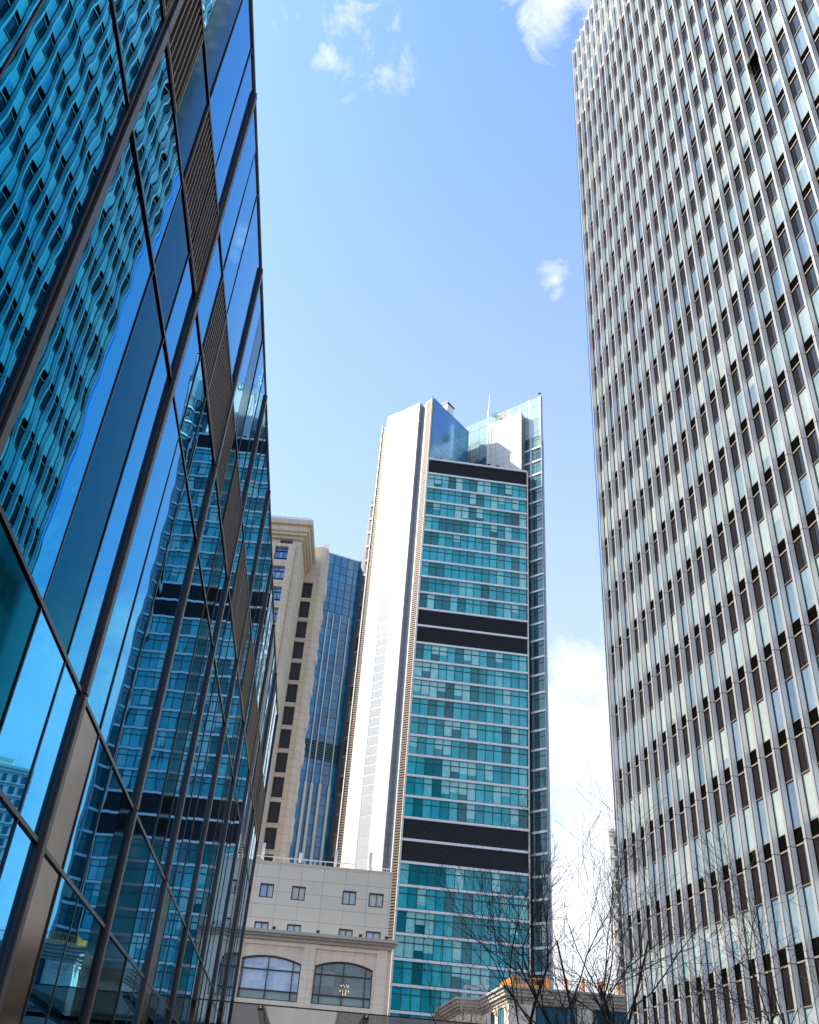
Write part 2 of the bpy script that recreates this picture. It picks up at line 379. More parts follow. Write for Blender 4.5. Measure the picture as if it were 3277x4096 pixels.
def rwin(mb, i, j):
    """glass of the bay near of fin i, in the storey whose joint is ZL[j]"""
    z0, z1 = ZL[j] + .66, (ZL[j - 1] - 1.48 if j > 3 else ZL[j - 1] - .6)
    u1 = S0 - U * i - .15; u0 = S0 - U * (i + 1)
    t = rr.uniform(-.0015, .0015)
    mb.quad(FR.p(u0, -FD - .04 - t, z0), FR.p(u1, -FD - .04 + t, z0), FR.p(u1, -FD - .04 + t, z1), FR.p(u0, -FD - .04 - t, z1))
rest = MB()
for j in range(1, len(ZL) - 1):
    for i in range(NF - 1):
        if i == 21 and j == 11: continue
        if 10 <= i < 20 and 12 <= j < 22:
            mb = MB(); rwin(mb, i, j); mb.build('window', M_win, RT, fix=False)
        else: rwin(rest, i, j)
o = rest.build('window', M_win, RT, fix=False); o['kind'] = 'stuff'
for j in range(1, len(ZL) - 1):
    z = ZL[j]
    if j > 3:
        part(lambda m: m.box(FR, UE, S0, -FD - .2, -FD - .03, ZL[j - 1] - 1.48, ZL[j - 1] - .0), 'spandrel_band', M_brown, RT)
        part(lambda m: m.box(FR, UE, S0, -FD - .25, -FD - .035, z + .05, z + .655), 'vent_band', M_slot, RT)
    else:
        part(lambda m: m.box(FR, UE, S0, -FD - .2, -FD - .035, ZL[j - 1] - .6, ZL[j - 1]), 'spandrel_band', M_fin, RT)
        part(lambda m: m.box(FR, UE, S0, -FD - .25, -FD - .05, z + .05, z + .655), 'vent_band', M_fin, RT)
    part(lambda m: (m.box(FR, UE, S0 - .151, -FD - .1, -FD + .02, z - .02, z + .045), m.box(FR, UE, S0 - .151, -FD - .1, -FD - .02, z + .66, z + .695),
                    m.box(FR, UE, S0 - .151, -FD - .1, -FD + .02, ZL[j - 1] - 1.49, ZL[j - 1] - 1.455) if j > 3 else None), 'ledge', M_ledge, RT)
# window pushed open high on the facade
u1 = S0 - U * 21 - .15; u0 = S0 - U * 22
z0, z1 = ZL[11] + .72, ZL[10] - 1.5
part(lambda m: m.box(FR, u0, u1, -FD - 1.2, -FD - .3, z0, z1), 'open_window', M_slot, RT)
part(lambda m: m.quad(FR.p(u0, -FD, z1), FR.p(u1, -FD, z1), FR.p(u1, -FD + .55, z0 + .35), FR.p(u0, -FD + .55, z0 + .35)), 'window_sash', M_win, RT)
part(lambda m: (m.box(FR, UE - .4, S0 + .2, -22, -FD - .26, GZ, ZL[0] - 1.0)), 'core_wall', M_inner, RT)
def corner(mb):
    for j in range(len(ZL) - 1):
        mb.cur = 0 if ZL[j] > 34 else 1
        zt, zb = ZL[j], ZL[j + 1] + .03; zm = zb + .55 * (zt - zb)
        mb.box(FR, S0 + .02, S0 + .34, -22, -.06, zb, zm - .03); mb.box(FR, S0 + .02, S0 + .34, -22, -.06, zm, zt)
    mb.cur = 2; mb.box(FR, S0 + .01, S0 + .30, -21, -.1, GZ, ZL[0] - .2)
mb = MB(); corner(mb); mb.build('corner_wall', [M_blue, M_bronze_d, M_ledge], RT)

# ================================================================== central tower
Avec = Vector((math.sin(R(39.5)), math.cos(R(39.5)), 0)); Bvec = Vector((math.sin(R(-50.5)), math.cos(R(-50.5)), 0))
Q1 = Vector((3.15, 156.46, 0)); Q2 = Vector((23.86, 158.2, 0))
def at_az(P, D, az):                         # walk from P along D until the point's bearing from the street corner is az
    t = math.tan(R(az)); s = (t * P.y - P.x) / (D.x - t * D.y); return P + D * s
CT = thing('glass_tower', 'central tower with teal glass floors, dark louver bands and a white slab wing', 'building', Vector((12, 165, 0)))
ZT, ZC, FH = 141.3, 123.5, 3.567
FF = Frame(Q1.x, Q1.y, math.degrees(math.atan2(Q2.x - Q1.x, Q2.y - Q1.y)), 1)      # front glass face
FWD = (Q2 - Q1).length
FB = Frame(Q1.x, Q1.y, -50.5, -1)            # sunlit side: u to the left and back
FA = Frame(Q1.x, Q1.y, 39.5, 1)              # shaded side of the wing: u to the right and back
M_white = tiled('white_metal_panels', (.66, .635, .60), -50.5, 2.0, 1.78, .05, .6, .45, .3, var=.02, streak=.03)
M_whb = plain('white_aluminium_band', (.76, .77, .79), .4, .0, .5, var=.06, scale=1.0, streak=.06)
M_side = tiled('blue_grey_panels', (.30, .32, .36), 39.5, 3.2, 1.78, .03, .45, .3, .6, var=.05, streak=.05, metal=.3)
M_wing = tiled('blue_reflective_panels', (.12, .30, .52), 39.5, 3.3, 1.5, .04, .3, .14, .9, var=.08, streak=.06, metal=.85)
M_lou = plain('charcoal_louver', (.028, .028, .034), .5, .2)
M_tan = plain('tan_louver', (.13, .09, .06), .5, .2, var=.1)
M_mull = plain('teal_mullion', (.01, .075, .09), .35, .3)
TEAL = [(0, (.004, .13, .15)), (.2, (.008, .30, .35)), (.34, (.03, .43, .50)), (.46, (.006, .19, .22)), (.56, (.05, .50, .57)), (.68, (.01, .36, .42)), (.80, (.16, .62, .65)), (.9, (.01, .18, .21))]
PW = FWD / 14.0
uQ = FF.u.dot(Q1)
M_teal = panes('teal_window_glass', TEAL, FF.az, PW, FH, uQ, ZC + EYE, .08, .55, blind=.34, blindcol=(.30, .68, .68), wave=.002)
M_teal2 = panes('dark_teal_glass', [(0, (.004, .05, .06)), (.3, (.01, .10, .12)), (.5, (.015, .14, .15)), (.7, (.006, .07, .09)), (.85, (.04, .2, .2))], -50.5, 1.5, FH, 0, ZC + EYE, .06, .9, blind=.12, blindcol=(.25, .38, .26), wave=.002)
M_pale = tiled('pale_crown_glass', (.30, .42, .41), -50.5, 2.6, 3.8, .07, .35, .08, 1.0, var=.14)
M_frost = tiled('pale_glass_strip', (.42, .42, .41), -50.5, 9, 1.78, .06, .75, .2, .6, var=.04)
zk = lambda k: ZC - FH * k
louv = {0, 10, 11, 21, 22}
NFL = 35
for k in range(NFL):
    zt, zb = zk(k), zk(k + 1)
    if zb < GZ: break
    part(lambda m: m.box(FF, .0, FWD + .12, -.3, .32, zb - .19, zb + .20), 'spandrel_band', M_whb, CT)
    if k in louv:
        part(lambda m: (m.box(FF, .25, FWD - .1, -.6, -.12, zb + .22, zt - .22), [m.box(FF, .25, FWD - .1, -.12, .06, zb + .25 + .19 * i, zb + .33 + .19 * i) for i in range(17 if k else 18)]), 'louver', M_lou, CT)
        continue
    def wins(m):
        for i in range(14):
            for (a, c) in ((zb + .22, zb + 2.35), (zb + 2.45, zt - .22)):
                t = rr.uniform(-.004, .004); m.quad(FF.p(PW * i, t, a), FF.p(PW * (i + 1), -t, a), FF.p(PW * (i + 1), -t, c), FF.p(PW * i, t, c))
    ww = part(wins, 'ribbon_window', M_teal, CT, fix=False)
    def mul(m):
        for i in range(15): m.box(FF, PW * i - .045, PW * i + .045, -.1, .10, zb + .22, zt - .22)
        m.box(FF, 0, FWD, -.1, .07, zb + 2.33, zb + 2.47)
        m.box(FF, 0, FWD, -.1, .05, zb + .22, zb + .36)
    part(mul, 'window_frame', M_mull, ww)
part(lambda m: (m.box(FF, -.28, FWD + .1, -.6, .36, ZC + .0, ZC + .42)), 'parapet', M_whb, CT)
part(lambda m: (m.box(FF, -.30, .02, -.5, .34, GZ, ZT), m.box(FF, FWD + .12, FWD + .34, -.4, .36, GZ, ZC + .3)), 'corner_post', M_white, CT)
WL = at_az(Q1, Bvec, -2.33); tWL = (WL - Q1).length; tF = (at_az(Q1, Bvec, .10) - Q1).length; tL2 = (at_az(Q1, Bvec, .64) - Q1).length
tS1 = (at_az(Q1, Bvec, -.80) - Q1).length; tS0 = (at_az(Q1, Bvec, -1.48) - Q1).length; tLL = (at_az(Q1, Bvec, -2.66) - Q1).length
part(lambda m: (m.box(FB, tF, tS1, -9, 0, GZ, ZT), m.box(FB, tS0, tWL, -9, 0, GZ, ZT)), 'slab_wall', M_white, CT)
part(lambda m: m.box(FB, tS1, tS0, -9, -.04, GZ, ZT - .1), 'glass_strip', M_frost, CT)
SB = Frame((Q1 + Bvec * tF).x, (Q1 + Bvec * tF).y, 39.5, 1)
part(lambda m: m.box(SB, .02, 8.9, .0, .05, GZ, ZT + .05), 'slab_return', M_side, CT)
part(lambda m: (m.box(FB, tL2 + .3, tL2 + .55, -.9, -.55, GZ, ZT - .2)), 'rain_pipe', M_whb, CT)
part(lambda m: [m.box(FB, .10, tL2, -.30, -.06, GZ + .45 * i, GZ + .45 * i + .28) for i in range(int((ZT - GZ) / .45))] + [m.box(FB, .12, tL2, -3, -.32, GZ, ZT - .1)], 'side_louver', M_tan, CT)
ZLL = ZT - 2.2
part(lambda m: [m.box(FB, tWL + .02, tLL, -.5, -.26, GZ + .45 * i, GZ + .45 * i + .28) for i in range(int((ZLL - GZ) / .45))] + [m.box(FB, tWL + .02, tLL, -3, -.52, GZ, ZLL - .1)], 'side_louver', M_tan, CT)
part(lambda m: m.box(FB, tLL, tLL + .2, -3, -.1, GZ, ZLL + .1), 'corner_post', M_white, CT)
# wing volume (its right side is the blue wall of the crown) and the body behind the glass
WLEN = 14.1
part(lambda m: m.box(FA, .35, WLEN, -1.2, -.02, ZC + .5, ZT), 'wing_wall', M_wing, CT)
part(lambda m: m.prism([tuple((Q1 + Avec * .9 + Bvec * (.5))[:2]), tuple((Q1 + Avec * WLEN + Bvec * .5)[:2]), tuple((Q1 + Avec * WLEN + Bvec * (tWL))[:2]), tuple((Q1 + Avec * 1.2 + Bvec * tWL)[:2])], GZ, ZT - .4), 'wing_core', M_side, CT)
S1 = Q2 + Avec * 1.6; RR = at_az(S1, -Bvec, 9.80); LLp = at_az(S1, Bvec, 3.2)
part(lambda m: m.prism([tuple((Q1 + FF.n * -.35 + FF.u * .3)[:2]), tuple((Q2 + FF.n * -.35 - FF.u * .1)[:2]), tuple((S1 + Avec * .5)[:2]), tuple((S1 * 1.0 + Avec * .5 + Bvec * 3)[:2]), tuple((S1 * 1.12 + Bvec * 4)[:2]), tuple((Q1 + Avec * 20)[:2]), tuple((Q1 + Avec * 2)[:2])], GZ, ZC - .05), 'core', M_lou, CT)
FQ = Frame(Q2.x, Q2.y, 39.5, 1)
def dstrip(m):
    for i in range(80):
        z = GZ + FH / 2 * i
        if z < ZC - 1: m.box(FQ, .35, 1.62, -.3, -.02, z, z + FH / 2 - .08)
part(dstrip, 'side_return', M_lou, CT)
# tall glass blade at the right, behind the front volume
FRb = Frame(RR.x, RR.y, -50.5, -1); SEG = (RR - S1).length; FULL = (RR - LLp).length
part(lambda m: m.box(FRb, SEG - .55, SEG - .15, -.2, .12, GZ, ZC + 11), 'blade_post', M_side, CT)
ZP = 133.4; ZR = 145.2
for k in range(-3, NFL):
    zt, zb = zk(k), zk(k + 1)
    if zb < GZ: break
    if zb > ZP - 1.2: continue
    wdt = SEG if k > 0 else FULL
    part(lambda m: m.box(FRb, 0, wdt, -.3, .22, zb - .2, zb + .2), 'spandrel_band', M_whb, CT)
    def wn2(m):
        n = max(2, round(wdt / 1.49)); pw = wdt / n
        for i in range(n):
            for (a, c) in ((zb + .2, zb + 2.35), (zb + 2.45, zt - .2)): m.quad(FRb.p(pw * i, 0, a), FRb.p(pw * (i + 1), 0, a), FRb.p(pw * (i + 1), 0, c), FRb.p(pw * i, 0, c))
    ww = part(wn2, 'ribbon_window', M_teal2, CT, fix=False)
    def ml2(m):
        n = max(2, round(wdt / 1.49)); pw = wdt / n
        for i in range(n + 1): m.box(FRb, pw * i - .04, pw * i + .04, -.1, .08, zb + .2, zt - .2)
        m.box(FRb, 0, wdt, -.1, .06, zb + 2.33, zb + 2.47)
    part(ml2, 'window_frame', M_mull, ww)
part(lambda m: m.box(FRb, 0, FULL, -.35, .0, ZP, ZR), 'crown_screen', M_pale, CT)
part(lambda m: m.box(FRb, 9.3, 10.6, -.3, .03, ZR - 2.4, ZR - .1), 'crown_vent', M_tan, CT)
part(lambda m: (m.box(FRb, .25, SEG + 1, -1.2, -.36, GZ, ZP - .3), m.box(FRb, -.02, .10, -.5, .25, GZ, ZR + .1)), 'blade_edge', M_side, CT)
# white crown wall
CW0 = at_az(Q2, Bvec, 8.20); tC = (at_az(CW0, Bvec, 5.75) - CW0).length
FC = Frame(CW0.x, CW0.y, -50.5, -1)
part(lambda m: (m.box(FC, 0, tC, -.9, 0, ZC + .43, ZT), m.box(FC, tC - .55, tC + .02, -.9, .12, ZC + .43, ZT - .3)), 'crown_wall', M_white, CT)
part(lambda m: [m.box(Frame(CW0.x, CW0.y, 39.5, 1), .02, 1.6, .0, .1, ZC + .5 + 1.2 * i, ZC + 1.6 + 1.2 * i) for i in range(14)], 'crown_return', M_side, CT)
# mast, dish, roof boxes
mb = MB(); Pm = CW0 + Bvec * (tC + .3)
mb.tube([Vector((Pm.x, Pm.y, ZC + EYE)), Vector((Pm.x, Pm.y, 146 + EYE))], [.28, .26], 8); mb.tube([Vector((Pm.x, Pm.y, 145.9 + EYE)), Vector((Pm.x, Pm.y, 150.5 + EYE))], [.07, .03], 5)
mb.build('mast', M_whb, CT, smooth=False)
FW = Frame((Q1 + Avec * 6.2 + Bvec * 2.0).x, (Q1 + Avec * 6.2 + Bvec * 2.0).y, 39.5, 1)
part(lambda m: (m.box(FW, 0, 2.4, -1.5, 1.3, ZT - .3, ZT + 3.2)), 'roof_box', M_whb, CT)
part(lambda m: (m.box(FW, -.15, 2.6, -1.7, 1.5, ZT + 3.2, ZT + 3.5)), 'roof_box_lid', M_bronze_d, CT)
mb = MB(); Pd = CW0 + Bvec * (tC - 1.5) + Vector((0, 0, ZT + EYE))
mb.tube([Pd, Pd + Vector((0, 0, 1.4))], [.06, .06], 5)
for i in range(12):
    a0, a1 = i * math.pi / 6, (i + 1) * math.pi / 6
    c = Pd + Vector((0, -.3, 1.8)); mb.tube([c + Vector((math.cos(a0) * .8, 0, math.sin(a0) * .8)), c + Vector((math.cos(a1) * .8, 0, math.sin(a1) * .8))], [.04, .04], 4)
    mb.tube([c + Vector((0, .3, 0)), c + Vector((math.cos(a0) * .8, 0, math.sin(a0) * .8))], [.03, .03], 4)
mb.build('dish', M_steel, CT)
mb = MB(); Pc = RR + Vector((0, 0, ZR + EYE)) + Bvec * .4; mb.tube([Pc, Pc + Vector((0, 0, .7))], [.07, .07], 5); mb.tube([Pc + Vector((-.3, 0, .8)), Pc + Vector((.3, -.2, .8))], [.16, .16], 6)
mb.build('roof_camera', M_steel, CT)
for x, h in ((1.2, .25), (2.2, .3), (5.5, .2), (9.5, .3), (11.2, .5), (12.4, .45), (14.3, .4)): part(lambda m: m.box(FF, x, x + .7, -.9, .3, ZC + .421, ZC + .42 + h), 'roof_vent', M_steel, CT)
# low rear wing left of the slab, cut off by a sloping edge
BWp = Q1 + Bvec * (tLL + .2) + Avec * 3
BL = at_az(BWp, Bvec, -3.14); BM = at_az(BWp, Bvec, -2.86)
M_rear = panes('rear_wing_glass', [(0, (.02, .02, .02)), (.4, (.05, .07, .06)), (.6, (.12, .14, .11)), (.8, (.03, .03, .04))], -50.5, 5, FH, 0, ZC + EYE, .1, .8)
part(lambda m: m.prism([tuple(BWp[:2]), tuple(BM[:2]), tuple((BM + Avec * 12)[:2]), tuple((BWp + Avec * 12)[:2])], GZ, 0, [120.3, 121.3, 121.3, 120.3]), 'rear_wing', M_rear, CT)
part(lambda m: m.prism([tuple(BM[:2]), tuple(BL[:2]), tuple((BL + Avec * 12)[:2]), tuple((BM + Avec * 12)[:2])], GZ, 0, [121.3, 103.5, 103.5, 121.3]), 'rear_wing_edge', M_lou, CT)
FBW = Frame(BWp.x, BWp.y, -50.5, -1)
part(lambda m: [m.box(FBW, 0, (BM - BWp).length, .0, .2, zk(k) - .3, zk(k) + .3) for k in range(1, 34)], 'rear_spandrel', M_tan, CT)

# ================================================================== low cream building with arched windows
q = 1.4
FLb = Frame(0, 104.86, 88, 1)                # u = x/cos, d towards the camera
M_cream = tiled('cream_stone_tiles', (.88, .71, .55), 88, 1.12, .86, .014, .62, .65, .35, var=.035, streak=.05)
M_greyc = tiled('grey_cream_cladding', (.78, .665, .52), 88, 2.35, 1.33, .022, .55, .6, .35, var=.03, streak=.06, off=.4)
M_corn = plain('weathered_cornice', (.50, .44, .37), .7, var=.15, scale=1.2, streak=.2)
M_wf = plain('dark_window_frame', (.02, .02, .022), .4)
M_wg = panes('small_window_glass', [(0, (.25, .42, .68)), (.35, (.45, .55, .62)), (.6, (.18, .2, .2)), (.8, (.08, .10, .12))], 88, 2.0, 3.74, .3, 0, .03, 1.0, blind=.3, blindcol=(.55, .53, .47))
M_ag1 = panes('arched_window_glass', [(0, (.42, .55, .74)), (.3, (.5, .62, .80)), (.5, (.36, .5, .72)), (.75, (.55, .68, .85))], 88, 1.2, 1.4, 0, 0, .03, 1.0)
M_ag2 = panes('dim_arched_window_glass', [(0, (.05, .09, .11)), (.3, (.09, .15, .17)), (.55, (.14, .20, .20)), (.8, (.12, .09, .09))], 88, 1.2, 1.4, 0, 0, .03, 1.0)
M_ag3 = plain('frosted_glass', (.30, .40, .38), .25)
LW = thing('cream_building', 'low cream stone building with arched windows and small square windows, aerials along its roof', 'building', Vector((-12, 105, 0)))
ZPR = 18.95 * q
uw = [(-8.84 * q, -7.80 * q), (-6.46 * q, -5.43 * q), (-2.66 * q, -1.62 * q), (-.66 * q, .43 * q), (-14.2, -12.75 - .0), ]
uw = uw[:4] + [(-19.0, -17.5), (-22.5, -21.0)]
rowsw = [(16.42 * q, 17.42 * q), (13.72 * q, 14.74 * q)]
XL, XR = -30.0, 1.37
def holes_wall(m, F, x0, x1, z0, z1, holes, d0, d1):
    """wall slab with rectangular openings: full-height strips and pieces above and below each opening"""
    xs = sorted(set([x0, x1] + [h[0] for h in holes] + [h[1] for h in holes]))
    for a, c in zip(xs[:-1], xs[1:]):
        hs = sorted([(h[2], h[3]) for h in holes if h[0] <= a + 1e-6 and h[1] >= c - 1e-6]); z = z0
        for (h0, h1) in hs:
            if h0 > z: m.box(F, a, c, d0, d1, z, h0)
            z = h1
        if z1 > z: m.box(F, a, c, d0, d1, z, z1)
hl = [(a, c, z0, z1) for (a, c) in uw for (z0, z1) in rowsw]
part(lambda m: holes_wall(m, FLb, XL, XR, 13.4 * q, ZPR, hl, -.35, 0), 'upper_wall', M_greyc, LW)
part(lambda m: (m.box(FLb, XL, XR - .001, -16, -.9, GZ, ZPR - .6), m.box(FLb, XR - .3, XR, -16, -.36, GZ, ZPR), m.box(FLb, XL, XR + .03, -.4, .05, ZPR + .002, ZPR + .12)), 'rear_block', M_greyc, LW)
for (a, c) in uw:
    for (z0, z1) in rowsw:
        mid = a + (c - a) * rnd.choice((.48, .5, .52))
        f = part(lambda m: (m.box(FLb, a, c, -.3, -.06, z0, z0 + .11), m.box(FLb, a, c, -.3, -.06, z1 - .12, z1), m.box(FLb, a, a + .11, -.3, -.06, z0 + .111, z1 - .121), m.box(FLb, c - .11, c, -.3, -.06, z0 + .111, z1 - .121), m.box(FLb, mid - .04, mid + .04, -.3, -.08, z0 + .111, z1 - .121)), 'window', M_wf, LW)
        part(lambda m: m.quad(FLb.p(a + .08, -.2, z0 + .08), FLb.p(c - .08, -.2, z0 + .08), FLb.p(c - .08, -.2, z1 - .08), FLb.p(a + .08, -.2, z1 - .08)), 'pane', M_wg, f, fix=False)
# roof rail
part(lambda m: (m.box(FLb, -13.6, -2.6, -.3, -.22, ZPR + .62, ZPR + .70), [m.box(FLb, -13.6 + 1.1 * i, -13.54 + 1.1 * i, -.3, -.23, ZPR + .1, ZPR + .62) for i in range(11)], m.box(FLb, .2, 1.3, -.3, -.22, ZPR + .45, ZPR + .53), [m.box(FLb, .2 + .5 * i, .26 + .5 * i, -.3, -.23, ZPR + .1, ZPR + .45) for i in range(3)]), 'roof_rail', M_whb, LW)
# ledge, lower wall with pilasters and arched windows
zL0, zL1 = 13.58 * q, 14.12 * q
part(lambda m: (m.box(FLb, XL, 1.72 * q, -.5, 1.15, zL1 - .30, zL1), m.box(FLb, XL, 1.55 * q, -.5, .85, zL1 - .52, zL1 - .302), m.box(FLb, XL, 1.36 * q, -.5, .55, zL0 - .1, zL1 - .522)), 'cornice', M_corn, LW)
arch = [(-15.1, -10.35, M_ag2), (-9.78, -5.08, M_ag1), (-4.09, .08, M_ag2)]
zb_, zs, zt_ = 9.65 * q, 12.11 * q, 12.52 * q
def archz(a, c, x):                          # segmental arch over the opening
    w2 = (c - a) / 2; mid = (a + c) / 2; h = zt_ - zs; r = (w2 * w2 + h * h) / (2 * h); return zt_ - r + math.sqrt(max(0, r * r - (x - mid) ** 2))
def lower(m):
    zt2 = zL0 - .12; xs = [XL]
    prev = XL
    for a, c, _ in arch:
        a, c = a * q, c * q
        m.box(FLb, prev, a, -.5, .15, GZ, zt2); prev = c
        m.box(FLb, a, c, -.5, .15, GZ, zb_)
        n = 20
        for i in range(n):
            x0, x1 = a + (c - a) * i / n, a + (c - a) * (i + 1) / n; h0, h1 = archz(a, c, x0), archz(a, c, x1); k = len(m.v)
            for d in (-.5, .15): m.v += [FLb.p(x0, d, h0), FLb.p(x1, d, h1), FLb.p(x1, d, zt2), FLb.p(x0, d, zt2)]
            m.f += [(k, k + 1, k + 2, k + 3), (k + 4, k + 5, k + 6, k + 7), (k, k + 1, k + 5, k + 4), (k + 3, k + 2, k + 6, k + 7)]; m.m += [0] * 4
    m.box(FLb, prev, 1.03 * q, -.5, .15, GZ, zt2)
    for x in (-15.9, -10.15, -4.98):
        m.box(FLb, x * q, (x + .81) * q, .151, .38, GZ, zt2 - .01)
    m.box(FLb, .29 * q, 1.03 * q, .151, .38, GZ, zt2 - .01)
    m.box(FLb, XL, .9 * q, .152, .33, 13.2 * q, zt2 - .015)
    m.box(FLb, XL, 1.35 * q, -16, -.501, GZ, zt2)
part(lower, 'lower_wall', M_cream, LW)
for a, c, mt in arch:
    a, c = a * q, c * q; n = 20
    def fr(m):
        for i in range(n):
            x0, x1 = a + (c - a) * i / n, a + (c - a) * (i + 1) / n; k = len(m.v)
            for d in (-.3, .0):
                m.v += [FLb.p(x0, d, archz(a, c, x0)), FLb.p(x1, d, archz(a, c, x1)), FLb.p(x1, d, archz(a, c, x1) - .13), FLb.p(x0, d, archz(a, c, x0) - .13)]
            m.f += [(k, k + 1, k + 2, k + 3), (k + 4, k + 5, k + 6, k + 7), (k + 3, k + 2, k + 6, k + 7)]; m.m += [0] * 3
        for x in (a + .05, a + (c - a) * .12, (a + c) / 2, c - (c - a) * .12, c - .05): m.box(FLb, x - .05, x + .05, -.3, -.01, zb_, archz(a, c, x) - .1)
        for z in (zb_ + .05, 10.27 * q, 11.6 * q): m.box(FLb, a, c, -.3, -.02, z - .05, z + .05)
    f = part(fr, 'arched_window', M_wf, LW)
    def gl(m):
        for i in range(n):
            x0, x1 = a + (c - a) * i / n, a + (c - a) * (i + 1) / n
            m.cur = 0; m.quad(FLb.p(x0, -.2, 10.27 * q), FLb.p(x1, -.2, 10.27 * q), FLb.p(x1, -.2, archz(a, c, x1)), FLb.p(x0, -.2, archz(a, c, x0)))
            m.cur = 1; m.quad(FLb.p(x0, -.2, zb_), FLb.p(x1, -.2, zb_), FLb.p(x1, -.2, 10.27 * q), FLb.p(x0, -.2, 10.27 * q))
    part(gl, 'pane', [mt, M_ag3], f, fix=False)
# warm chandelier bulbs glimpsed inside the right arched window
m_ch, t_, b_ = new_mat('chandelier_bulb'); b_.inputs['Emission Color'].default_value = (1, .62, .15, 1); b_.inputs['Emission Strength'].default_value = 1.3
mb = MB()
for zc, n, r_ in ((10.95, 7, .32), (10.62, 8, .38), (10.42, 4, .16)):
    for i in range(n):
        an = 2 * math.pi * i / n + zc; P = FLb.p(-1.83 * q + math.cos(an) * r_ * 1.2, -.17, zc * q + math.sin(an) * .08); mb.tube([P, P + Vector((0, 0, .09))], [.016, .01], 5)
mb.build('chandelier', m_ch, LW)
for x in (-7.35, -4.15, -1.05, .85):
    part(lambda m: (m.box(FLb, x * q - .16, x * q + .16, .55, .85, zL1 + .06, zL1 + .34), m.box(FLb, x * q - .03, x * q + .03, .65, .7, zL1, zL1 + .06)), 'floodlight', M_steel, LW)
# aerials standing on its roof
def aerial(x, lab, h, lean=0.0, d=-1.2):
    base = FLb.p(x, d, ZPR - .6)
    o = thing('cell_antenna', lab, 'antenna', base, 'panel antennas on the cream roof')
    mb = MB(); mb.tube([base, base + Vector((0, 0, h + 1.0))], [.05, .03], 6)
    for an in range(3): mb.tube([base + Vector((0, 0, 1.5)), base + Vector((math.cos(an * 2.1) * .55, math.sin(an * 2.1) * .5, 0))], [.03, .03], 4)
    mb.build('tripod_pole', M_steel, o)
    Fp = Frame(base.x - .12 - lean, base.y - .25, 88, 1)
    part(lambda m: m.box(Fp, -.16, .16, -.08, .10, ZPR - .6 + 1.1, ZPR - .6 + 1.1 + h), 'antenna_panel', M_whb, o)
    return o
aerial(-12.2, 'white panel antenna and thin mast in front of the dark openings of the stone tower', 1.7, .35)
aerial(-8.5, 'slim aerial standing in front of the blue tower', 1.0)
aerial(-4.7, 'slim white antenna in front of the tan louver strip of the central tower', 1.6)
aerial(-.95, 'white panel antenna on a tripod before the white slab wall', 1.7)

# ================================================================== stone tower at left
M_st = tiled('beige_stone', (.66, .56, .42), 90, 1.5, 1.2, .03, .6, .7, .3, var=.04, streak=.1)
M_st2 = tiled('beige_stone_side', (.50, .46, .39), 0, 1.5, 1.2, .03, .6, .7, .3, var=.04, streak=.12)
M_bw = panes('blue_window_glass', [(0, (.05, .22, .62)), (.4, (.08, .32, .78)), (.7, (.16, .40, .80))], 90, .7, .9, 0, 0, .03, 1.0)
ST = thing('stone_tower', 'beige stone tower with a stepped cornice, blue windows and a column of dark openings', 'building', Vector((-20, 130, 0)))
F1 = Frame(0, 124.07, 90, 1)
def corn(m):
    for (z0, z1, ov) in ((82.1, 83.0, 1.45), (81.0, 82.098, 1.0), (80.5, 80.998, .75), (79.95, 80.498, .35)):
        m.box(F1, -36, -16.3 + ov, -10 - ov, ov, z0, z1)
part(corn, 'cornice', M_st, ST)
part(lambda m: (m.box(F1, -36, -16.3, -9.9, 0, GZ, 79.95)), 'wall', M_st, ST)
part(lambda m: (m.box(F1, -36, -15.1, .9, .94, 83.5, 83.56), [m.box(F1, -36 + 1.5 * i, -35.95 + 1.5 * i, .9, .94, 83, 83.5) for i in range(14)]), 'roof_rail', M_steel, ST)
def rounded(m, F, x0, x1, d0, d1, z0, z1, r, lr=(1, 1)):
    pts = [(x0, d0)]
    if lr[0]: pts += [(x0 + r - r * math.cos(a * math.pi / 12), d1 - r + r * math.sin(a * math.pi / 12)) for a in range(0, 7)]
    else: pts += [(x0, d1)]
    if lr[1]: pts += [(x1 - r + r * math.sin(a * math.pi / 12), d1 - r + r * math.cos(a * math.pi / 12)) for a in range(0, 7)]
    else: pts += [(x1, d1)]
    pts += [(x1, d0)]
    m.prism([tuple(F.p(u, d, 0)[:2]) for u, d in pts], z0, z1)
def bays(m):
    for bx in (0, -6.2, -12.4):
        rounded(m, F1, -18.05 + bx, -17.05 + bx, -.1, .85, GZ, 78.7, .5, (0, 1)); rounded(m, F1, -21.1 + bx, -20.05 + bx, -.1, .85, GZ, 78.7, .5, (1, 0))
        for k in range(23):
            z = 75.75 - 3.6 * k
            m.box(F1, -20.05 + bx, -18.05 + bx, -.1, .8, z - 1.05, z) ; 
        m.box(F1, -20.05 + bx, -18.05 + bx, -.1, .82, 78.2, 78.7)
part(bays, 'bay', M_st, ST)
part(lambda m: m.box(F1, -19.6, -17.7, .0, .06, 79.0, 79.75), 'vent', M_lou, ST)
